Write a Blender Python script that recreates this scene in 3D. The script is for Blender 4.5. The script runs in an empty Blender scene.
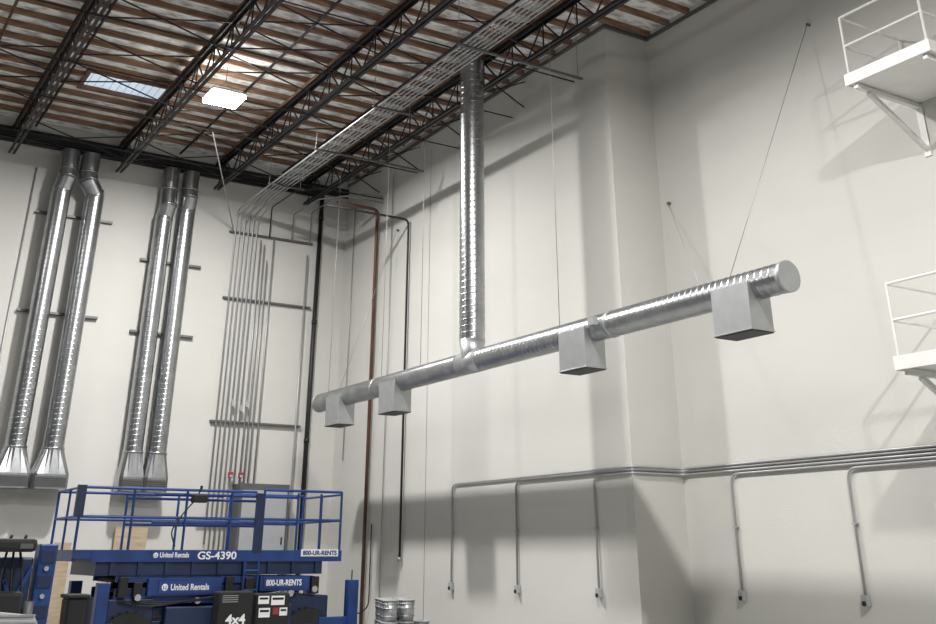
import bpy, bmesh, math, random
from mathutils import Vector, Matrix
random.seed(4)
H=1.75
scene=bpy.context.scene
COL=scene.collection

# ---------------------------------------------------------------- materials
def mat(name,col,rough=.5,metal=0,var=.0,vscale=3,bump=0,bscale=20,emit=None,estr=0,stretch=None,col2=None):
    m=bpy.data.materials.new(name); m.use_nodes=True
    nt=m.node_tree; b=nt.nodes['Principled BSDF']
    b.inputs['Roughness'].default_value=rough
    b.inputs['Metallic'].default_value=metal
    b.inputs['Base Color'].default_value=(*col,1)
    tc=nt.nodes.new('ShaderNodeTexCoord')
    src=tc.outputs['Object']
    if stretch:
        mp=nt.nodes.new('ShaderNodeMapping'); mp.inputs['Scale'].default_value=stretch
        nt.links.new(src,mp.inputs['Vector']); src=mp.outputs['Vector']
    if var>0:
        n=nt.nodes.new('ShaderNodeTexNoise'); n.inputs['Scale'].default_value=vscale; n.inputs['Detail'].default_value=5
        r=nt.nodes.new('ShaderNodeValToRGB')
        r.color_ramp.elements[0].position=.3; r.color_ramp.elements[1].position=.7
        r.color_ramp.elements[0].color=(*[c*(1-var) for c in col],1) if col2 is None else (*col2,1)
        r.color_ramp.elements[1].color=(*[min(1,c*(1+var)) for c in col],1)
        if col2 is not None: r.color_ramp.elements[0].position=.36; r.color_ramp.elements[1].position=.56
        nt.links.new(src,n.inputs['Vector']); nt.links.new(n.outputs['Fac'],r.inputs['Fac'])
        nt.links.new(r.outputs['Color'],b.inputs['Base Color'])
    if bump>0:
        n2=nt.nodes.new('ShaderNodeTexNoise'); n2.inputs['Scale'].default_value=bscale; n2.inputs['Detail'].default_value=4
        bp=nt.nodes.new('ShaderNodeBump'); bp.inputs['Strength'].default_value=bump; bp.inputs['Distance'].default_value=.02
        nt.links.new(src,n2.inputs['Vector']); nt.links.new(n2.outputs['Fac'],bp.inputs['Height'])
        nt.links.new(bp.outputs['Normal'],b.inputs['Normal'])
    if emit:
        b.inputs['Emission Color'].default_value=(*emit,1); b.inputs['Emission Strength'].default_value=estr
    return m
M_wall=mat('painted_concrete',(.565,.556,.526),.8,var=.05,vscale=.4,bump=.08,bscale=30,stretch=(.6,.6,1.6))
M_floor=mat('sealed_concrete',(.32,.32,.31),.45,var=.12,vscale=1)
M_deck=mat('foil_deck',(.86,.87,.85),.55,var=.1,vscale=3.0,bump=.9,bscale=7,stretch=(1,2.2,1),col2=(.46,.44,.41))
M_wood=mat('roof_wood',(.23,.135,.085),.8,var=.6,vscale=2,stretch=(1,12,12))
M_woodr=mat('curb_wood',(.17,.08,.055),.8,var=.4,vscale=3)
M_blk=mat('dark_steel',(.016,.016,.018),.5,metal=.2,var=.2)
M_galv=mat('galvanized',(.43,.44,.455),.31,metal=1,var=.14,vscale=4)
M_galv2=mat('galvanized_flat',(.42,.43,.44),.43,metal=.75,var=.06,vscale=6)
M_cond=mat('conduit',(.40,.40,.41),.42,metal=.45,var=.08)
M_condd=mat('conduit_dull',(.26,.26,.26),.45,metal=.4,var=.1)
M_wire=mat('wire_steel',(.28,.28,.28),.4,metal=.3,var=.1)
M_strut=mat('strut_dark',(.13,.13,.13),.5,metal=.4,var=.15)
M_brown=mat('brown_pipe',(.125,.06,.038),.5,metal=.3,var=.25)
M_white=mat('white_steel',(.72,.715,.69),.5,var=.05)
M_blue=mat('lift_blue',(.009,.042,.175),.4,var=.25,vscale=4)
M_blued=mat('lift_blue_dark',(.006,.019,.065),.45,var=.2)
M_black=mat('black_plastic',(.012,.012,.013),.75,var=.15)
M_rub=mat('tyre_rubber',(.02,.02,.02),.85,var=.2)
M_txt=mat('white_paint',(.85,.85,.85),.5,var=.02)
M_btxt=mat('blue_ink',(.01,.042,.2),.5,var=.02)
M_ply=mat('plywood',(.44,.35,.24),.7,var=.15,vscale=3,stretch=(1,1,6))
M_red=mat('red_enamel',(.30,.03,.025),.6,var=.05)
M_cab=mat('cabinet_grey',(.36,.37,.38),.5,var=.05)
M_frame=mat('cabinet_frame',(.09,.095,.10),.5,var=.1)
M_dark=mat('dark_void',(.03,.03,.035),.6,var=.1)
M_lens=mat('lamp_lens',(.9,.9,.9),.4,var=.01,emit=(1,.98,.92),estr=60)
M_sky=mat('skylight_panel',(.5,.6,.7),.4,var=.05,emit=(.50,.60,.68),estr=.85)
M_skyr=mat('skylight_rib',(.35,.42,.5),.5,var=.05,emit=(.45,.54,.62),estr=.5)

# ---------------------------------------------------------------- helpers
def orient(d):
    return d.normalized().to_track_quat('Z','Y').to_matrix()
def bbox(bm,x0,x1,y0,y1,z0,z1):
    vs=[bm.verts.new((x,y,z)) for x in (x0,x1) for y in (y0,y1) for z in (z0,z1)]
    for f in ((0,1,3,2),(4,6,7,5),(0,4,5,1),(2,3,7,6),(0,2,6,4),(1,5,7,3)):
        bm.faces.new([vs[i] for i in f])
def bcyl(bm,p,q,r,seg=12,r2=None):
    p=Vector(p);q=Vector(q);r2=r if r2 is None else r2
    R=orient(q-p); a=[];b=[]
    for i in range(seg):
        t=2*math.pi*i/seg; c=Vector((math.cos(t),math.sin(t),0))
        a.append(bm.verts.new(p+R@(c*r))); b.append(bm.verts.new(q+R@(c*r2)))
    for i in range(seg):
        j=(i+1)%seg; f=bm.faces.new((a[i],a[j],b[j],b[i])); f.smooth=(seg>8)
    bm.faces.new(a[::-1]); bm.faces.new(b)
def bbar(bm,p,q,w,h):
    p=Vector(p);q=Vector(q);R=orient(q-p)
    a=[bm.verts.new(p+R@Vector((x*w/2,y*h/2,0))) for x,y in ((-1,-1),(1,-1),(1,1),(-1,1))]
    b=[bm.verts.new(q+R@Vector((x*w/2,y*h/2,0))) for x,y in ((-1,-1),(1,-1),(1,1),(-1,1))]
    for i in range(4):
        j=(i+1)%4; bm.faces.new((a[i],a[j],b[j],b[i]))
    bm.faces.new(a[::-1]); bm.faces.new(b)
def path(pts,br,n=5):
    pts=[Vector(p) for p in pts]; out=[pts[0]]
    for i in range(1,len(pts)-1):
        p=pts[i]; d1=(pts[i-1]-p); d2=(pts[i+1]-p)
        l=min(br,d1.length*.45,d2.length*.45); d1.normalize(); d2.normalize()
        a=p+d1*l; b=p+d2*l
        for k in range(n+1):
            t=k/n; out.append(a*(1-t)**2+p*2*t*(1-t)+b*t*t)
    out.append(pts[-1]); return out
def bsweep(bm,pts,r,br=.15,seg=10,n=5,smooth=True):
    P=path(pts,br,n) if br>0 else [Vector(p) for p in pts]
    rings=[]; d0=(P[1]-P[0]).normalized(); q=d0.to_track_quat('Z','Y'); prev=d0
    for i,p in enumerate(P):
        if i==0: t=d0
        elif i==len(P)-1: t=(P[-1]-P[-2]).normalized()
        else: t=((P[i+1]-p).normalized()+(p-P[i-1]).normalized()).normalized()
        q=prev.rotation_difference(t)@q; prev=t
        rings.append([bm.verts.new(p+q@(Vector((math.cos(2*math.pi*k/seg),math.sin(2*math.pi*k/seg),0))*r)) for k in range(seg)])
    for a,b in zip(rings,rings[1:]):
        for k in range(seg):
            j=(k+1)%seg; f=bm.faces.new((a[k],a[j],b[j],b[k])); f.smooth=smooth
    bm.faces.new(rings[0][::-1]); bm.faces.new(rings[-1])
def spiral(bm,p,q,r,pitch=.11,d=.0042,seg=56):
    p=Vector(p);q=Vector(q);L=(q-p).length;R=orient(q-p)
    prof=[(0,0),(.03,0),(.08,d),(.16,d),(.21,0),(.24,0)]
    n=int(L/pitch)+2; zs=[]
    for k in range(-1,n):
        for o,dd in prof: zs.append((k*pitch+o*pitch,dd))
    cols=[]
    for j in range(seg+1):
        t=2*math.pi*j/seg; c=Vector((math.cos(t),math.sin(t),0)); col=[]
        for z,dd in zs:
            zz=min(L,max(0,z+pitch*j/seg))
            col.append(bm.verts.new(p+R@(c*(r+dd)+Vector((0,0,zz)))))
        cols.append(col)
    for j in range(seg):
        for i in range(len(zs)-1):
            f=bm.faces.new((cols[j][i],cols[j+1][i],cols[j+1][i+1],cols[j][i+1])); f.smooth=True
    bmesh.ops.remove_doubles(bm,verts=bm.verts,dist=.0002)
    for e in (p,q):
        vs=[bm.verts.new(e+R@(Vector((math.cos(2*math.pi*k/seg),math.sin(2*math.pi*k/seg),0))*(r+.001))) for k in range(seg)]
        bm.faces.new(vs)
def thing(name,loc,label,cat,group=None):
    e=bpy.data.objects.new(name,None); e.location=loc; e.empty_display_size=.2
    COL.objects.link(e); e['label']=label; e['category']=cat
    if group: e['group']=group
    return e
def wloc(o):
    l=Vector(o.location)
    while o.parent is not None:
        o=o.parent; l+=Vector(o.location)
    return l
def mk(name,bm,m,parent=None,label=None,cat=None,group=None,kind=None,bevel=0,origin=None):
    bmesh.ops.recalc_face_normals(bm,faces=bm.faces)
    xs=[v.co for v in bm.verts]
    lo=Vector((min(v.x for v in xs),min(v.y for v in xs),min(v.z for v in xs)))
    hi=Vector((max(v.x for v in xs),max(v.y for v in xs),max(v.z for v in xs)))
    if origin is None:
        origin=(lo+hi)/2
        if parent is None: origin.z=lo.z
    origin=Vector(origin)
    for v in bm.verts: v.co-=origin
    me=bpy.data.meshes.new(name); bm.to_mesh(me); bm.free()
    me.materials.append(m)
    o=bpy.data.objects.new(name,me); COL.objects.link(o)
    if parent is not None:
        o.parent=parent; o.location=origin-wloc(parent)
    else: o.location=origin
    if label: o['label']=label
    if cat: o['category']=cat
    if group: o['group']=group
    if kind: o['kind']=kind
    if bevel>0:
        md=o.modifiers.new('b','BEVEL'); md.width=bevel; md.segments=2; md.limit_method='ANGLE'
    return o
def box(name,x0,x1,y0,y1,z0,z1,m,**k):
    bm=bmesh.new(); bbox(bm,x0,x1,y0,y1,z0,z1); return mk(name,bm,m,**k)
def cyl(name,p,q,r,m,seg=16,r2=None,**k):
    bm=bmesh.new(); bcyl(bm,p,q,r,seg,r2); return mk(name,bm,m,**k)
def pipe(name,pts,r,m,br=.15,seg=10,**k):
    bm=bmesh.new(); bsweep(bm,pts,r,br,seg); return mk(name,bm,m,**k)
def text(name,s,size,x,y,z,m,parent,bold=.0,width=None):
    cu=bpy.data.curves.new(name,'FONT'); cu.body=s; cu.size=size; cu.extrude=.003; cu.offset=bold; cu.align_x='LEFT'
    t=bpy.data.objects.new('tmp_text',cu); COL.objects.link(t)
    dg=bpy.context.evaluated_depsgraph_get(); dg.update()
    me=bpy.data.meshes.new_from_object(t.evaluated_get(dg)); bpy.data.objects.remove(t)
    xs=[v.co.x for v in me.vertices]; x0,x1=min(xs),max(xs)
    sx=1 if width is None else width/(x1-x0)
    for v in me.vertices:
        a,b,c=v.co; v.co=((a-x0)*sx,-c,b)
    me.materials.clear(); me.materials.append(m)
    o=bpy.data.objects.new(name,me); COL.objects.link(o)
    o.parent=parent; o.location=Vector((x,y,z))-wloc(parent)
    o['label']='lettering reading '+s
    return o

XA,XB,YS,YW=11.14,12.19,13.05,24.0
ZR=9.1+H
# ---------------------------------------------------------------- shell
S=dict(kind='structure')
box('wall_back',-5,XA+.2,YW,YW+.2,0,ZR,M_wall,**S)
box('wall_right',XA,XA+.2,YS+.2,YW,0,ZR,M_wall,**S)
box('wall_return',XA,XB+.2,YS,YS+.2,0,ZR,M_wall,**S)
box('wall_recess',XB,XB+.2,-6,YS,0,ZR,M_wall,**S)
box('floor',-5,XB+.2,-6,YW+.2,-.2,0,M_floor,**S)
SX0,SX1,SY0,SY1=3.5,5.25,20.40,21.25
bm=bmesh.new()
for a in ((-5,SX0,-6,YW+.2),(SX1,XB+.2,-6,YW+.2),(SX0,SX1,-6,SY0),(SX0,SX1,SY1,YW+.2)):
    bbox(bm,a[0],a[1],a[2],a[3],ZR,ZR+.15)
mk('ceiling',bm,M_deck,**S)
box('window_1',SX0,SX1,SY0,SY1,ZR+.01,ZR+.03,M_sky,**S)
bm=bmesh.new()
for k in range(11): bbox(bm,SX0+.08+k*.155,SX0+.10+k*.155,SY0,SY1,ZR-.005,ZR+.009)
mk('trim_5',bm,M_skyr,**S)
bm=bmesh.new()
bbox(bm,SX0-.09,SX0,SY0-.09,SY1+.1,ZR-.08,ZR)
bbox(bm,SX0,SX1,SY0-.09,SY0,ZR-.08,ZR); bbox(bm,SX0,SX1,SY1,SY1+.1,ZR-.08,ZR)
mk('trim_1',bm,M_woodr,**S)
box('trim_2',-5,XA,YW-.09,YW,8.62+H,8.85+H,M_blk,**S)
bm=bmesh.new()
bbox(bm,XA-.05,XA,YS-.05,YW-.091,8.92+H,8.98+H); bbox(bm,XA+.001,XB-.051,YS-.05,YS,8.92+H,8.98+H); bbox(bm,XB-.05,XB,-5,YS,8.92+H,8.98+H)
mk('trim_3',bm,M_strut,**S)
box('trim_4',XA-.004,XA,19.492,19.508,0,8.6+H,M_condd,**S)

for i in range(29):
    y=8.6+i*.545
    if y>23.7: break
    if SY0-.13<y<SY1+.14:
        for a,b in ((-1,SX0-.10),(SX1+.03,11.0)):
            box('roof_joist',a,b,y-.03,y+.03,ZR-.115,ZR,M_wood,label='brown wooden roof joist cut around the skylight',cat='roof joist',group='wooden roof joists')
        continue
    xe=XA-.01 if y>YS else XB-.01
    box('roof_joist',-1,xe,y-.03,y+.03,ZR-.115,ZR,M_wood,label='brown wooden joist under pale roof deck',cat='roof joist',group='wooden roof joists')
for x in (.3,2.7,5.1,7.5,9.9):
    t=thing('roof_truss',(x,YW-.1,8.2+H),'black open-web steel roof truss with wooden nailer','roof truss','black steel roof trusses')
    y0,y1=2.0,YW-.1
    bm=bmesh.new()
    for s in (-.05,.05): bbox(bm,x+s-.03,x+s+.03,y0,y1,8.20+H,8.212+H); bbox(bm,x+s-.008,x+s+.008,y0,y1,8.213+H,8.27+H)
    mk('lower_chord',bm,M_blk,parent=t)
    bm=bmesh.new()
    for s in (-.055,.055): bbox(bm,x+s-.035,x+s+.035,y0,y1,8.845+H,8.86+H); bbox(bm,x+s-.01,x+s+.01,y0,y1,8.78+H,8.844+H)
    mk('upper_chord',bm,M_blk,parent=t)
    box('wood_nailer',x-.06,x+.06,y0,y1,8.861+H,8.975+H,M_wood,parent=t)
    bm=bmesh.new(); y=y1-.1; k=0
    while y>y0+.7:
        bcyl(bm,(x,y,(8.26 if k%2==0 else 8.8)+H),(x,y-.5,(8.8 if k%2==0 else 8.26)+H),.018,6)
        if k%2==1: bbar(bm,(x,y,8.8+H),(x,y,8.26+H),.022,.022)
        y-=.5; k+=1
    mk('web',bm,M_blk,parent=t)
for y in (22.3,20.1,18.2,16.1,14.0):
    pipe('bridging_rod',[(.2,y,8.18+H),(XA-.02,y,8.18+H)],.014,M_blk,label='thin black steel bridging bar across the trusses',cat='roof bridging',group='truss bridging bars')
for x0,y in ((5.1,21.2),(7.5,21.2),(.3,19.0),(2.7,18.0),(5.1,17.4),(5.1,15.0),(7.5,19.3),(7.5,17.2),(7.5,13.4),(9.9,15.6),(9.9,20.0),(2.7,23.0),(5.1,23.0),(7.5,15.4),(9.9,17.8),(2.7,16.3),(5.1,19.6),(9.9,22.0),(7.5,23.0),(5.1,16.2),(.3,20.6),(2.7,19.4)):
    bm=bmesh.new(); xe=x0+2.35 if x0<9.8 else XA-.03
    bbar(bm,(x0+.05,y,8.25+H),(xe,y,8.8+H),.022,.022); bbar(bm,(x0+.05,y+.06,8.8+H),(xe,y+.06,8.25+H),.022,.022)
    mk('cross_brace',bm,M_blk,label='black X-shaped brace between two trusses',cat='roof bracing',group='roof cross braces')
for x,m in ((3.1,M_blk),(6.5,M_blk),(9.2,M_blk),(1.6,M_brown)):
    zz=8.956
    t=thing('sprinkler_pipe',(x,YW-.2,zz+H),'dark sprinkler branch pipe with small pendant heads','sprinkler pipe','sprinkler branch pipes')
    pipe('pipe_run',[(x,5,zz+H),(x,YW-.12,zz+H)],.028,m,parent=t)
    for y in (10.2,13.2,16.4,19.4,22.6):
        cyl('sprinkler_head',(x,y,zz-.1+H),(x,y,zz-.02+H),.015,M_brown,parent=t)
pipe('fire_main_pipe',[(-1,YW-.056,8.54+H),(10.3,YW-.056,8.54+H)],.05,M_blk,br=0,seg=14,label='black fire main running along the top of the wall',cat='pipe')
t=thing('fire_riser',(10.38,YW-.08,0),'black fire riser running from floor to roof near the corner','pipe')
pipe('riser_pipe',[(10.38,YW-.07,0),(10.38,YW-.07,8.6+H)],.055,M_blk,br=0,seg=14,parent=t)
for h in (7.9,5.2,2.4): cyl('pipe_coupling',(10.38,YW-.07,h+H),(10.38,YW-.07,h+.1+H),.066,M_blk,parent=t)

# ---------------------------------------------------------------- lamps
def lamp(x,y,power,up=18,h=7.75):
    z=h+H
    t=thing('high_bay_lamp',(x,y,z),'rectangular high bay lamp glowing white, hung from the roof','lamp','high bay lamps')
    box('lamp_housing',x-.36,x+.36,y-.34,y+.34,z+.024,z+.08,M_white,parent=t,bevel=.02)
    box('lamp_lens',x-.35,x+.35,y-.33,y+.33,z-.05,z+.022,M_lens,parent=t,bevel=.035)
    bm=bmesh.new()
    for s in (-.28,.28): bcyl(bm,(x+s,y,z+.08),(x,y,z+.35),.006,6)
    bcyl(bm,(x,y,z+.34),(x,y,ZR),.008,6)
    mk('suspension_wire',bm,M_blk,parent=t)
    l=bpy.data.lights.new('lamp_light','AREA'); l.shape='RECTANGLE'; l.size=.4; l.size_y=.35; l.energy=power; l.color=(1,.99,.965)
    o=bpy.data.objects.new('lamp_light',l); o.location=(x,y,z-.06); COL.objects.link(o)
    if up:
        l=bpy.data.lights.new('ceiling_fill_light','AREA'); l.shape='RECTANGLE'; l.size=.6; l.size_y=.5; l.energy=up; l.color=(1,.985,.945)  # added fill light aimed upward to brighten the roof deck and duct tops
        o=bpy.data.objects.new('ceiling_fill_light',l); o.location=(x,y,z+.10); o.rotation_euler=(math.pi,0,0); COL.objects.link(o)
lamp(5.78,18.55,950,18,8.28); lamp(6.2,9.8,660,70); lamp(6.2,2.0,1020,20)
lamp(-1.5,17.4,115,60)  # unseen lamp outside the view, added as weak fill from the left
w=bpy.data.worlds.new('w'); scene.world=w; w.use_nodes=True
w.node_tree.nodes['Background'].inputs[0].default_value=(.94,.965,1,1)
w.node_tree.nodes['Background'].inputs[1].default_value=.08

# ---------------------------------------------------------------- hanging duct
XD,HD=9.5,2.96+H
DR=.18
t=thing('air_duct',(XD,15.1,HD),'suspended galvanized spiral duct with vertical drop and four diffusers','air duct')
bm=bmesh.new(); spiral(bm,(XD,8.13,HD),(XD,21.3,HD),DR); mk('horizontal_duct',bm,M_galv,parent=t)
bm=bmesh.new(); spiral(bm,(XD,15.1,HD+.34),(XD,15.1,8.98+H),.222); mk('vertical_duct',bm,M_galv,parent=t)
# saddle tee branch: bottom ring follows the curved top of the main duct
bm=bmesh.new(); n=48; Rb=.178; A=[];B=[]
for k in range(n):
    th=2*math.pi*k/n; c,s=math.cos(th),math.sin(th)
    zz=math.sqrt(max(0,.184**2-(Rb*c)**2))
    A.append(bm.verts.new((XD+Rb*c,15.1+Rb*1.15*s,HD+zz-.004))); B.append(bm.verts.new((XD+.228*c,15.1+.228*s,HD+.36)))
for k in range(n):
    j=(k+1)%n; f=bm.faces.new((A[k],A[j],B[j],B[k])); f.smooth=True
bm.faces.new(B)
mk('tee_branch',bm,M_galv2,parent=t)
bm=bmesh.new(); bcyl(bm,(XD,14.78,HD),(XD,15.42,HD),.186,48)
mk('tee_fitting',bm,M_galv2,parent=t)
for y,cap in ((8.12,1),(21.31,1),(11.35,0),(18.6,0)):
    bm=bmesh.new(); bcyl(bm,(XD,y-.035,HD),(XD,y+.035,HD),DR+.008,40)
    mk('end_cap' if cap else 'coupling_band',bm,M_galv2,parent=t)
for yc in (8.86,12.04,17.8,20.2):
    a,b,c,d=XD-.22,XD+.15,yc-.31,yc+.31; z0,z1=2.40+H,2.97+H
    bm=bmesh.new()
    bbox(bm,a,b,c,d,z0+.02,z1)
    bbox(bm,a-.01,b+.01,c-.01,d+.01,z0,z0+.019)
    p=mk('diffuser_box',bm,M_galv2,parent=t,bevel=.004,label='square sheet-metal diffuser box')
    bm=bmesh.new(); bbox(bm,a+.005,b-.005,c+.005,d-.005,z0-.012,z0-.001)
    mk('diffuser_grille',bm,M_dark,parent=p)
bm=bmesh.new(); bbox(bm,XD-.28,XD-.185,11.45,11.57,HD-.02,HD+.1); mk('damper_actuator',bm,M_galv2,parent=t)
for y in (12.6,16.9,18.45,20.9):
    pipe('hanger_wire',[(XD,y,HD+.19),(XD,y,8.2+H)],.006,M_wire,seg=6,label='thin steel wire holding the duct from the roof',cat='hanger wire',group='duct hanger wires')
for a,b,r in (((XB-.05,9.3,7.6+H),(XD+.1,9.15,HD+.17),.005),((XB-.05,12.8,5.6+H),(XD+.1,9.65,HD+.17),.004),((XA-.05,21.0,7.0+H),(XD+.1,20.6,HD+.17),.005)):
    t2=thing('sway_cable',a,'thin diagonal steel sway cable with wall anchor','cable','duct sway cables')
    pipe('cable',[a,b],r,M_wire,seg=6,parent=t2)
    cyl('anchor',(a[0]-.01,a[1],a[2]),(a[0]+.045,a[1],a[2]),.025,M_strut,parent=t2)
t2=thing('sway_cable',(6.1,20.1,8.17+H),'thin diagonal steel cable bracing the conduits to the bridging bar','cable','duct sway cables')
pipe('cable',[(6.1,20.13,8.17+H),(8.04,YW-.1,7.3+H)],.014,M_cond,seg=6,parent=t2)

# ---------------------------------------------------------------- wall ducts
for i,(x,bw,dx,ze) in enumerate(((3.86,.72,.05,7.40),(4.60,.72,-.20,7.40),(6.24,.51,.03,7.15),(6.76,.51,.0,7.40))):
    yc=23.62; r=.21 if i<2 else .2
    t=thing('wall_duct',(x,yc,1.2+H),'vertical galvanized spiral duct with flared outlet against wall','air duct','vertical wall ducts')
    zt=ze+H
    bm=bmesh.new(); spiral(bm,(x,yc,1.95+H),(x,yc,zt),r); mk('duct_pipe',bm,M_galv,parent=t)
    bm=bmesh.new()
    top=[(x,yc,zt-.02),(x,yc,zt+.08),(x+dx,yc-.09,zt+.32),(x+dx*1.1,yc-.02,zt+.56 if i!=2 else zt+.75),(x+dx*1.1,yc-.02,8.40+H)]
    bsweep(bm,top,r-.004,br=0,seg=24,smooth=False)
    for q,q2 in ((top[1],top[2]),(top[2],top[3]),(top[3],top[4])):
        a=Vector(q); d=(Vector(q2)-a).normalized()*.016; bcyl(bm,a-d,a+d,r+.010,24)
    mk('elbow',bm,M_galv,parent=t)
    bm=bmesh.new(); n=24; A=[];B=[];C=[]
    for k in range(n):
        th=2*math.pi*(k+.5)/n; c,s=math.cos(th),math.sin(th)
        A.append(bm.verts.new((x+c*(r+.01),yc+s*(r+.01),1.98+H)))
        m_=max(abs(c),abs(s)); B.append(bm.verts.new((x+c/m_*bw/2,yc+s/m_*.24,1.48+H)))
        C.append(bm.verts.new((x+c/m_*bw/2,yc+s/m_*.24,1.20+H)))
    for k in range(n):
        j=(k+1)%n; bm.faces.new((A[k],A[j],B[j],B[k])); bm.faces.new((B[k],B[j],C[j],C[k]))
    bm.faces.new(A); bm.faces.new(C[::-1])
    bcyl(bm,(x,yc,1.95+H),(x,yc,2.0+H),r+.02,24)
    boot=mk('flared_boot',bm,M_galv,parent=t)
    bm=bmesh.new()
    bbox(bm,x-bw/2+.05,x+bw/2-.05,yc-.255,yc-.242,1.23+H,1.44+H)
    for k in range(5): bbox(bm,x-bw/2+.05,x+bw/2-.05,yc-.27,yc-.256,(1.24+.04*k)+H,(1.252+.04*k)+H)
    mk('outlet_grille',bm,M_strut,parent=boot)
for x0,x1,h in ((3.45,5.15,6.95),(3.45,5.15,4.75),(5.9,7.35,6.2),(5.9,7.35,4.55)):
    box('mounting_strut',x0,x1,YW-.1,YW,h+H,h+.05+H,M_strut,label='dark steel mounting strut behind the wall ducts',cat='mounting strut',group='short wall struts')
pipe('thin_side_conduit',[(3.3,23.978,0),(3.3,23.978,8.0+H)],.02,M_cond,seg=8,label='thin grey conduit beside the wall ducts',cat='conduit')

# ---------------------------------------------------------------- conduits
for i in range(6):
    x=8.1+.11*i; z=7.8+H; xr=8.08+.092*i
    yb=YW-.12
    zb=1.44+H if i>=6 else (.2+H-.5*i)
    if zb<.2: zb=.2
    if x>8.64: zb=1.44+H
    pipe('ceiling_conduit',[(xr,4,z),(xr,22.6,z),(x,23.2,z-.03*(i%3)),(x,yb,z-.08*(i%3)-.05),(x,yb,zb)],.016 if i%2 else .021,M_cond,br=.16,seg=10,
         label='long grey conduit along the roof bending down the wall',cat='conduit',group='bundled roof conduits')
for x,zt,zb in ((8.78,7.1,1.44),(8.88,7.0,1.44),(8.98,6.6,1.44),(9.12,7.2,1.44),(10.05,6.9,-1.7)):
    pipe('wall_conduit',[(x,YW-.12,zb+H),(x,YW-.12,zt+H)],.018,M_cond,label='grey vertical conduit strapped to the wall',cat='conduit',group='vertical wall conduits')
for h,x0,x1 in ((7.2,7.98,10.2),(5.57,7.98,10.25),(2.74,7.98,10.2),(.6,7.9,8.6)):
    box('wall_strut',x0,x1,YW-.09,YW,h+H,h+.045+H,M_strut,label='dark steel channel strut carrying vertical conduits',cat='mounting strut',group='conduit wall struts')
for y in (21.5,18.9,16.2,13.1,10.0):
    t=thing('trapeze_hanger',(9.2,y,7.72+H),'steel channel trapeze hanging on threaded rods','conduit hanger','conduit trapeze hangers')
    xr=10.6 if y in (18.9,13.1) else 8.85
    bm=bmesh.new(); bbox(bm,7.95,xr,y-.02,y+.02,7.737+H,7.775+H); mk('strut',bm,M_strut,parent=t)
    for x in (7.98,xr-.1): cyl('threaded_rod',(x,y,7.7+H),(x,y,ZR),.006,M_condd,seg=6,parent=t)
for k,(x,h) in enumerate(((9.0,8.0),(9.6,7.9),(10.1,8.05))):
    pipe('corner_conduit',[(x,YW-.1,7.2+H),(x,YW-.1,h+H),(x,YW-1.6,h+H),(x+.5,YW-2.2,h+H),(XA-.05,YW-2.2,h+H)],.016,M_condd if k else M_blk,br=.12,seg=8,label='small conduit bending around the ceiling corner',cat='conduit',group='ceiling corner conduits')
for x,h in ((8.43,3.1),(8.65,3.0),(8.78,3.1)):
    box('junction_box',x-.03,x+.03,YW-.19,YW-.13,h+H,h+.14+H,M_cab,label='small grey junction box on a wall conduit',cat='junction box',group='small junction boxes',bevel=.006)
pipe('brown_riser_pipe',[(9.95,22.0,7.77+H),(XA-.09,22.0,7.77+H),(XA-.09,22.0,0)],.04,M_brown,br=.15,seg=12,label='rust-brown riser pipe down the wall near the corner',cat='pipe')
t=thing('dark_riser_pipe',(XA-.07,20.4,1.6),'thin dark riser pipe ending above the floor','pipe')
pipe('riser_run',[(8.95,20.4,7.1+H),(XA-.07,20.4,7.1+H),(XA-.07,20.4,-.05+H)],.025,M_blk,br=.15,seg=10,parent=t)
cyl('valve',(XA-.07,20.4,-.13+H),(XA-.07,20.4,-.05+H),.04,M_condd,parent=t)
pipe('thin_wall_conduit',[(XA-.04,21.3,8.5+H),(XA-.04,21.3,-1.7+H)],.012,M_cond,seg=8,label='thin grey conduit down the pale wall',cat='conduit')
pipe('thin_wall_conduit',[(XA-.04,23.4,8.3+H),(XA-.04,23.4,2.0+H)],.012,M_cond,seg=8,label='thin grey conduit beside the room corner',cat='conduit')
pipe('looped_hose',[(XA-.05,21.75,.6+H),(XA-.05,21.75,-1.0+H),(XA-.2,21.95,-1.15+H),(XA-.2,22.3,-1.0+H),(XA-.2,22.3,-.3+H)],.014,M_black,br=.2,seg=8,label='black hose looped beside the brown pipe',cat='hose')

drops=[('a',18.4,0),('a',16.2,1),('a',13.97,2),('b',11.98,3),('b',9.82,4)]
for wname,y,i in drops:
    z=1.235-.045*i+H
    if wname=='a':
        x=XA-.035
        pts=[(XB-.035,2.0,z),(XB-.035,YS-.035,z),(x,YS-.035,z),(x,y,z),(x,y,-.5+H)]
    else:
        x=XB-.035; pts=[(x,2.0,z),(x,y,z),(x,y,-.5+H)]
    t=thing('outlet_drop',(x,y,-.63+H),'grey conduit drop ending in a wall outlet box','conduit','outlet conduit drops')
    bm=bmesh.new(); bsweep(bm,pts,.017,br=.16,seg=10)
    mk('conduit_run',bm,M_condd if i in (1,) else M_cond,parent=t)
    ob=box('outlet_box',x-.045,x+.034,y-.05,y+.05,-.60+H,-.47+H,M_cab,parent=t,bevel=.008)
    cyl('plug_socket',(x-.06,y,-.57+H),(x-.045,y,-.57+H),.03,M_black,parent=ob)
    box('pipe_strap',x-.02,x+.034,y-.04,y+.04,.36+H,.38+H,M_cab,parent=t)

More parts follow.
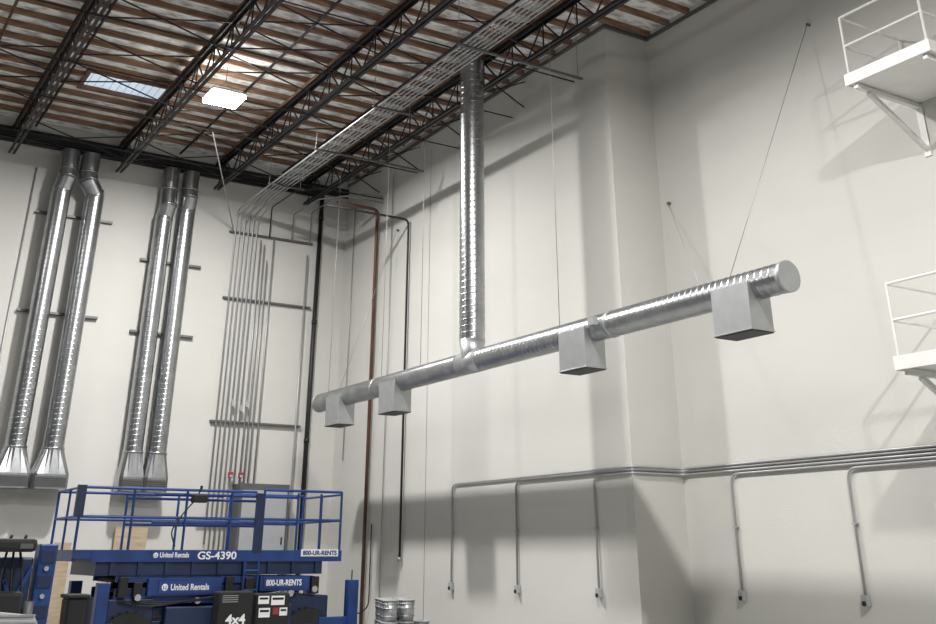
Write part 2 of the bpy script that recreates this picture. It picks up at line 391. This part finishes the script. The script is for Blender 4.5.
# ---------------------------------------------------------------- balconies
def balcony(h,lab):
    x0,x1,y0,y1=10.82,XB,6.55,7.84
    t=thing('wall_platform',(x1,7.1,h+H),lab,'platform','white wall platforms')
    bm=bmesh.new(); bbox(bm,x0+.031,x1-.002,y0+.031,y1-.031,h+H,h+.05+H)
    bbox(bm,x0,x0+.03,y0,y1,h-.02+H,h+.14+H); bbox(bm,x0+.031,x1,y1-.03,y1,h-.02+H,h+.14+H); bbox(bm,x0+.031,x1,y0,y0+.03,h-.02+H,h+.14+H)
    mk('deck',bm,M_white,parent=t)
    def rail(pts,r=.018):
        bm=bmesh.new()
        for a,b in pts: bcyl(bm,a,b,r,8)
        mk('guardrail',bm,M_white,parent=t)
    zt=h+1.0+H; zm=h+.56+H; zb=h+.05+H
    g=.05
    rail([((x0+g,y0+g,z),(x0+g,y1-g,z)) for z in (zt,zm)]+[((x0+g,y,zb),(x0+g,y,zt)) for y in (y0+g,y1-g)])
    rail([((x0+g,y1-g,z),(x1,y1-g,z)) for z in (zt,zm)]+[((x1-.05,y1-g,zb),(x1-.05,y1-g,zt))])
    rail([((x0+g,y0+g,z),(x1,y0+g,z)) for z in (zt,zm)]+[((x1-.05,y0+g,zb),(x1-.05,y0+g,zt))])
    for y in (y1-.12,y0+.12):
        bm=bmesh.new(); bbar(bm,(x1-.03,y,h-.68+H),(x0+.3,y,h-.09+H),.06,.06); bbox(bm,x0+.05,x1-.021,y-.03,y+.03,h-.08+H,h-.021+H); bbox(bm,x1-.02,x1,y-.05,y+.05,h-.78+H,h-.021+H)
        mk('knee_brace',bm,M_white,parent=t)
balcony(5.66,'white steel platform with guardrail high on the wall')
balcony(1.98,'white steel platform with guardrail at mid wall height')

# ---------------------------------------------------------------- electrical cabinet etc
t=thing('electrical_cabinet',(9.27,23.75,0),'tall grey electrical cabinet with lighter doors','cabinet')
box('cabinet_body',8.68,9.86,23.5,YW-.01,0,1.44+H,M_frame,parent=t,bevel=.01)
for x0 in (8.74,9.29):
    d=box('cabinet_door',x0,x0+.51,23.47,23.499,.1,1.30+H,M_cab,parent=t,bevel=.006)
    cyl('handle',(x0+.43,23.45,1.95),(x0+.43,23.45,2.1),.015,M_black,parent=d)
for x in (8.54,8.78):
    t=thing('alarm_strobe',(x,23.8,1.56+H),'small dull red and white fire alarm strobe','fire alarm','red alarm strobes')
    box('alarm_body',x-.05,x+.05,YW-.22,YW-.145,1.56+H,1.68+H,M_red,parent=t,bevel=.008)
    box('strobe_window',x-.035,x+.035,YW-.235,YW-.22,1.57+H,1.62+H,M_cab,parent=t)
box('plywood_sheet',6.15,6.82,YW-.2,YW-.16,0,.52+H,M_ply,label='tan plywood sheet standing upright against the wall',cat='plywood')
box('plywood_sheet',4.98,5.30,YW-.2,YW-.16,0,.22+H,M_ply,label='narrow tan plywood board standing against the wall',cat='plywood')

# ---------------------------------------------------------------- scissor lift
LX0,LX1,LY0,LY1=4.18,8.9,18.6,20.4
L=thing('scissor_lift',((LX0+LX1)/2,(LY0+LY1)/2,0),'blue four-wheel-drive scissor lift with guardrails and rental banners','scissor lift')
bm=bmesh.new(); bbox(bm,LX0+.041,LX1-.041,LY0+.041,LY1-.041,-.02+H,.02+H)
bbox(bm,LX0+.3,LX1,LY0,LY0+.04,-.11+H,.07+H); bbox(bm,LX0+.3,LX1,LY1-.04,LY1,-.11+H,.07+H)
bbox(bm,LX0,LX0+.299,LY0,LY0+.04,-.06+H,.07+H); bbox(bm,LX0,LX0+.299,LY1-.04,LY1,-.06+H,.07+H)
bbox(bm,LX0,LX0+.04,LY0+.041,LY1-.041,-.1+H,.07+H); bbox(bm,LX1-.04,LX1,LY0+.041,LY1-.041,-.11+H,.07+H)
mk('platform_deck',bm,M_blue,parent=L,bevel=.005)
bm=bmesh.new(); bbox(bm,LX0+.4,LX1-.35,LY0+.06,LY1-.06,-.31+H,-.025+H)
for k in range(9): bbox(bm,4.8+k*.45,4.87+k*.45,LY0+.02,LY0+.059,-.30+H,-.03+H)
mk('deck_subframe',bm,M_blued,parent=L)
def rails(segs,r=.02,name='guardrail',m=M_blue):
    bm=bmesh.new()
    for a,b in segs: bcyl(bm,a,b,r,8)
    return mk(name,bm,m,parent=L)
ZT,ZM,ZB=1.0+H,.56+H,.03+H
for y in (LY0+.03,LY1-.03):
    xs=[4.2,5.05,5.95,6.75,7.35,8.0,8.45,8.86] if y<19 else [4.2,5.4,6.35,7.35,8.0,8.86]
    sg=[((x,y,ZB),(x,y,ZT)) for x in xs]
    sg+=[((4.2,y,ZT),(7.2,y,ZT)),((7.35,y,ZT+.04),(8.86,y,ZT+.04)),((4.2,y,ZM),(8.86,y,ZM)),((5.4,y+.045,ZM-.07),(8.0,y+.045,ZM-.07))]
    sg+=[((5.4,y+.045,ZT-.07),(8.0,y+.045,ZT-.07)),((7.35,y,ZT),(7.35,y,ZT+.04)),((8.86,y,ZT),(8.86,y,ZT+.04))]
    rails(sg,.023)
for x in (4.2,8.86):
    rails([((x,LY0+.03,ZT),(x,LY1-.03,ZT)),((x,LY0+.03,ZM),(x,LY1-.03,ZM)),((x,19.5,ZB),(x,19.5,ZT))])
bm=bmesh.new(); bbox(bm,4.11,4.25,LY0-.03,LY0+.06,.55+H,1.03+H); mk('rail_plate',bm,M_blued,parent=L)
bm=bmesh.new(); bbox(bm,7.2,7.34,LY0-.02,LY0+.05,.03+H,.98+H); mk('gate_post',bm,M_blued,parent=L)
c=box('control_box',6.0,6.26,LY0-.14,LY0+.0,.80+H,.93+H,M_black,parent=L,bevel=.02)
bm=bmesh.new(); bcyl(bm,(6.11,LY0-.06,.93+H),(6.15,LY0-.06,1.03+H),.014,8); bcyl(bm,(6.15,LY0-.06,1.02+H),(6.15,LY0-.06,1.07+H),.024,8)
mk('joystick',bm,M_black,parent=c)
bm=bmesh.new(); bsweep(bm,[(6.05,LY0-.06,.82+H),(5.9,LY0-.06,.66+H),(5.7,LY0-.05,.35+H),(5.8,LY0-.05,.12+H)],.012,.1,6); mk('cable',bm,M_black,parent=c)
for y in (LY0+.12,LY1-.2):
    for k in range(4):
        z=-.38-.15*k+H; s=1 if k%2 else -1
        bm=bmesh.new(); bbar(bm,(4.95,y,z-.03*s),(8.5,y,z+.03*s),.07,.12)
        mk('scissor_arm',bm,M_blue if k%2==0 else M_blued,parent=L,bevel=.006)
for k in range(4):
    for x in (5.05,6.9,8.4):
        cyl('pivot_pin',(x,LY0+.06,-.38-.15*k+H),(x,LY1-.1,-.38-.15*k+H),.04,M_black,parent=L)
bm=bmesh.new(); bbox(bm,4.9,8.55,LY0+.1,LY1-.1,.42,.78); bbox(bm,5.75,7.95,LY0-.12,LY0+.099,.45,.98); bbox(bm,4.85,5.6,LY0+.05,LY1-.05,.6,1.10); bbox(bm,7.9,8.7,LY0+.05,LY1-.05,.6,1.10)
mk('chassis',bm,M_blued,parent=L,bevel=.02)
cyl('hydraulic_cylinder',(5.4,LY0+.5,.95),(8.1,LY0+.5,1.25),.07,M_black,parent=L)
cyl('hydraulic_cylinder',(5.2,LY1-.5,1.3),(8.2,LY1-.5,1.0),.07,M_black,parent=L)
for k in range(3):
    pipe('hydraulic_hose',[(5.0+.1*k,LY0+.02,1.06),(5.5+.2*k,LY0-.04,.98+.03*k),(6.4+.1*k,LY0-.04,1.08+.02*k),(8.1,LY0+.02,1.12)],.013,M_black,br=.2,seg=6,parent=L)
box('arm_cover',5.45,6.70,LY0+.0,LY0+.075,-.61+H,-.355+H,M_blue,parent=L,bevel=.006)
box('arm_cover',7.38,8.30,LY0+.0,LY0+.075,-.57+H,-.335+H,M_blue,parent=L,bevel=.006)
for x in (4.98,5.22,6.76,7.12,8.34): box('valve_block',x,x+.14,LY0-.02,LY0+.06,-.62+H,-.42+H+.05*((x*10)%2),M_black,parent=L,bevel=.01)
for x,z in ((5.3,1.12),(6.3,1.06),(7.95,1.14),(8.4,1.2)):
    cyl('pin_cap',(x,LY0-.03,z),(x,LY0+.05,z),.05,M_cab,parent=L,seg=14)
for x in (5.2,8.3):
    for y in (LY0-.02,LY1-.28):
        bm=bmesh.new(); bcyl(bm,(x,y,.45),(x,y+.3,.45),.45,32)
        for k in range(24):
            th=2*math.pi*k/24; cx,cz=x+math.cos(th)*.455,.45+math.sin(th)*.455
            if cz>.02: bbar(bm,(cx,y+.01,cz),(cx,y+.29,cz),.05,.03)
        wv=mk('wheel',bm,M_rub,parent=L)
        bm=bmesh.new(); bcyl(bm,(x,y-.01,.45),(x,y+.31,.45),.22,24); bcyl(bm,(x,y-.04,.45),(x,y-.011,.45),.09,16)
        mk('wheel_hub',bm,M_blue,parent=wv)
for x in (4.72,9.12):
    for y in (LY0-.02,LY1+.02):
        xi=4.95 if x<6 else 8.5
        bm=bmesh.new(); bbar(bm,(x,y,.12),(x,y,1.34),.19,.19); bbox(bm,min(x,xi),max(x,xi),y-.05,y+.05,.62,.76)
        o=mk('outrigger',bm,M_blue,parent=L,bevel=.01)
        bm=bmesh.new(); bcyl(bm,(x,y,0),(x,y,.05),.17,20); bcyl(bm,(x,y,.051),(x,y,.14),.05,12); mk('outrigger_pad',bm,M_black,parent=o)
e=box('engine_cover',6.52,7.12,LY0-.42,LY0-.12,.42,1.20,M_black,parent=L,bevel=.03)
text('lettering','4x4',.20,6.66,LY0-.425,.72,M_txt,e,bold=.006,width=.34)
for k in range(4): box('vent_slot',6.58,6.85,LY0-.424,LY0-.4205,1.04+.03*k,1.05+.03*k,M_cab,parent=e)
e2=box('side_tank',7.2,7.8,LY0-.36,LY0-.12,.42,1.16,M_black,parent=L,bevel=.03)
for (a,b,z,hh,m) in ((7.23,7.42,1.0,.12,M_txt),(7.46,7.70,.98,.14,M_txt),(7.25,7.45,.80,.14,M_txt),(7.50,7.60,.84,.1,M_red),(7.62,7.76,.82,.12,M_txt)):
    st=box('warning_sticker',a,b,LY0-.365,LY0-.361,z,z+hh,m,parent=e2)
    if m is M_txt: box('sticker_band',a+.02,b-.02,LY0-.368,LY0-.3655,z+hh*.55,z+hh*.8,M_black,parent=st)
bn=box('banner',5.44,6.10,LY0-.012,LY0-.005,-.075+H,.055+H,M_btxt,parent=L)
text('lettering','United Rentals',.108,5.58,LY0-.018,-.042+H,M_txt,bn,bold=.002,width=.49)
cyl('logo_disc',(5.51,LY0-.02,-.01+H),(5.51,LY0-.0125,-.01+H),.04,M_txt,seg=20,parent=bn)
bm=bmesh.new(); bsweep(bm,[(5.494,LY0-.022,.012+H),(5.494,LY0-.022,-.028+H),(5.526,LY0-.022,-.028+H),(5.526,LY0-.022,.012+H)],.0045,.012,6); mk('logo_mark',bm,M_btxt,parent=bn)
bn=box('model_plate',6.18,6.94,LY0-.012,LY0-.005,-.085+H,.062+H,M_btxt,parent=L)
text('lettering','GS-4390',.165,6.22,LY0-.022,-.07+H,M_txt,bn,bold=.003,width=.68)
bn=box('banner',8.10,8.82,LY0-.016,LY0-.005,-.03+H,.085+H,M_txt,parent=L)
text('lettering','800-UR-RENTS',.10,8.13,LY0-.022,-.007+H,M_btxt,bn,bold=.003,width=.66)
bn=box('banner',5.62,6.52,LY0-.02,LY0-.006,-.58+H,-.39+H,M_btxt,parent=L)
text('lettering','United Rentals',.13,5.82,LY0-.026,-.53+H,M_txt,bn,bold=.0025,width=.65)
cyl('logo_disc',(5.72,LY0-.026,-.485+H),(5.72,LY0-.0205,-.485+H),.052,M_txt,seg=20,parent=bn)
bm=bmesh.new(); bsweep(bm,[(5.70,LY0-.028,-.46+H),(5.70,LY0-.028,-.51+H),(5.74,LY0-.028,-.51+H),(5.74,LY0-.028,-.46+H)],.006,.012,6); mk('logo_mark',bm,M_btxt,parent=bn)
bn=box('banner',7.44,8.20,LY0-.02,LY0-.006,-.53+H,-.35+H,M_btxt,parent=L)
text('lettering','800-UR-RENTS',.13,7.48,LY0-.026,-.485+H,M_txt,bn,bold=.003,width=.66)
rails([((7.05,LY0-.06,.5),(7.05,LY0-.06,-.1+H)),((7.30,LY0-.06,.5),(7.30,LY0-.06,-.1+H))]+[((7.05,LY0-.06,z),(7.30,LY0-.06,z)) for z in (.6,.9,1.2,1.5)],.018,'ladder')

# ---------------------------------------------------------------- neighbouring machine
t=thing('material_lift',(2.95,16.0,0),'dark blue and black wheeled lifting machine beside the scissor lift','lifting machine')
box('machine_base',2.4,3.5,15.6,16.9,.18,.55,M_blued,parent=t,bevel=.03)
box('mast_housing',3.14,3.38,15.9,16.2,.55,1.88,M_blue,parent=t,bevel=.02)
for z in (1.0,1.35,1.65): box('access_panel',3.17,3.35,15.885,15.899,z,z+.14,M_blued,parent=t)
for z in (1.25,1.58): cyl('bolt_cap',(3.26,15.87,z),(3.26,15.899,z),.03,M_cab,parent=t,seg=12)
box('battery_case',2.55,3.10,15.95,16.3,.56,1.72,M_blued,parent=t,bevel=.03)
bm=bmesh.new()
bbar(bm,(2.62,15.9,.6),(3.08,15.9,1.60),.05,.05); bbar(bm,(3.05,15.88,.7),(2.75,15.88,1.45),.05,.05)
mk('lifting_arm',bm,M_blue,parent=t,bevel=.006)
k=box('control_console',2.45,3.04,15.55,15.84,1.78,1.94,M_black,parent=t,bevel=.05)
bm=bmesh.new()
for xx in (2.7,2.88): bcyl(bm,(xx,15.66,1.92),(xx+.02,15.66,1.98),.02,10)
mk('lever',bm,M_black,parent=k)
box('console_panel',2.82,2.98,15.535,15.549,1.82,1.88,M_frame,parent=k)
for j in range(3):
    pipe('hose',[(2.72+.08*j,15.82,1.80),(2.65+.15*j,15.66,1.4),(2.85+.05*j,15.82,1.0)],.016,M_black,br=.25,seg=8,parent=t)
box('motor_cover',2.5,2.98,15.6,15.84,.55,1.32,M_black,parent=t,bevel=.05)
cyl('oil_tank',(3.08,15.76,.56),(3.08,15.76,1.2),.07,M_frame,parent=t,seg=20)
for xx in (2.45,3.35):
    for yy in (15.7,16.7): cyl('wheel',(xx,yy,.18),(xx+.1,yy,.18),.18,M_rub,parent=t,seg=24)
t=thing('sheet_metal_cart',(2.7,14.3,0),'low cart carrying a grey sheet-metal duct fitting','cart')
box('cart_deck',2.2,3.05,14.0,14.7,.7,.78,M_strut,parent=t)
bm=bmesh.new()
for xx in (2.25,3.0):
    for yy in (14.05,14.65): bcyl(bm,(xx,yy,0),(xx,yy,.7),.025,8)
mk('cart_leg',bm,M_strut,parent=t)
bm=bmesh.new()
lo=[bm.verts.new(p) for p in ((2.22,14.05,.781),(3.02,14.05,.781),(3.02,14.65,.781),(2.22,14.65,.781))]
hi=[bm.verts.new(p) for p in ((2.22,14.15,1.17),(2.86,14.15,1.10),(2.86,14.55,1.10),(2.22,14.55,1.17))]
for q in range(4): bm.faces.new((lo[q],lo[(q+1)%4],hi[(q+1)%4],hi[q]))
bm.faces.new(lo[::-1]); bm.faces.new(hi)
mk('duct_fitting',bm,M_cab,parent=t)
bm=bmesh.new()
for zq,yy in ((.86,14.065),(.95,14.09),(1.04,14.11),(1.11,14.13)): bbar(bm,(2.22,yy,zq),(2.95-.35*(zq-.86),yy,zq),.02,.02)
mk('stiffening_rib',bm,M_galv2,parent=t)
t=thing('wheeled_bin',(3.86,16.6,0),'slim tall black plastic wheeled bin','bin')
bm=bmesh.new()
a=[bm.verts.new((3.75+dx,16.45+dy,.1)) for dx,dy in((0,0),(.22,0),(.22,.3),(0,.3))]; b=[bm.verts.new((3.72+dx,16.4+dy,1.2)) for dx,dy in((0,0),(.27,0),(.27,.4),(0,.4))]
for i in range(4): bm.faces.new((a[i],a[(i+1)%4],b[(i+1)%4],b[i]))
bm.faces.new(a); bm.faces.new(b); mk('bin_body',bm,M_black,parent=t,bevel=.03)
box('bin_lid',3.70,4.01,16.37,16.84,1.2,1.25,M_black,parent=t,bevel=.02)
for xx in (3.72,3.92): cyl('wheel',(xx,16.72,.1),(xx+.05,16.72,.1),.1,M_rub,parent=t)

cols=[(9.52,17.85,3),(9.87,17.88,3),(9.66,18.24,3),(10.02,18.30,3),(10.22,17.95,2),(9.78,18.62,3),(10.16,18.68,3)]
for cx,cy,n in cols:
    for k in range(n):
        z=k*.345; cxx=cx+random.uniform(-.008,.008)
        t=thing('paint_bucket',(cxx,cy,z),'grey metal bucket with lid in a stack','bucket','stacked grey buckets')
        bm=bmesh.new(); bcyl(bm,(cxx,cy,z),(cxx,cy,z+.32),.125,24,.142)
        for zz in (.08,.2,.27): bcyl(bm,(cxx,cy,z+zz),(cxx,cy,z+zz+.015),.148,24)
        mk('bucket_body',bm,M_galv2,parent=t)
        bm=bmesh.new(); bcyl(bm,(cxx,cy,z+.3205),(cxx,cy,z+.343),.152,24); mk('bucket_lid',bm,M_cab,parent=t)

# ---------------------------------------------------------------- camera
cam=bpy.data.cameras.new('cam'); co=bpy.data.objects.new('camera',cam); COL.objects.link(co)
co.location=(0,0,H); co.rotation_euler=(math.radians(90+25.5),0,math.radians(-32.05))
cam.sensor_width=36; cam.lens=1020/936*36; cam.shift_y=-244/936; cam.shift_x=-2/936
cam.clip_end=200
scene.camera=co
scene.view_settings.view_transform='Standard'
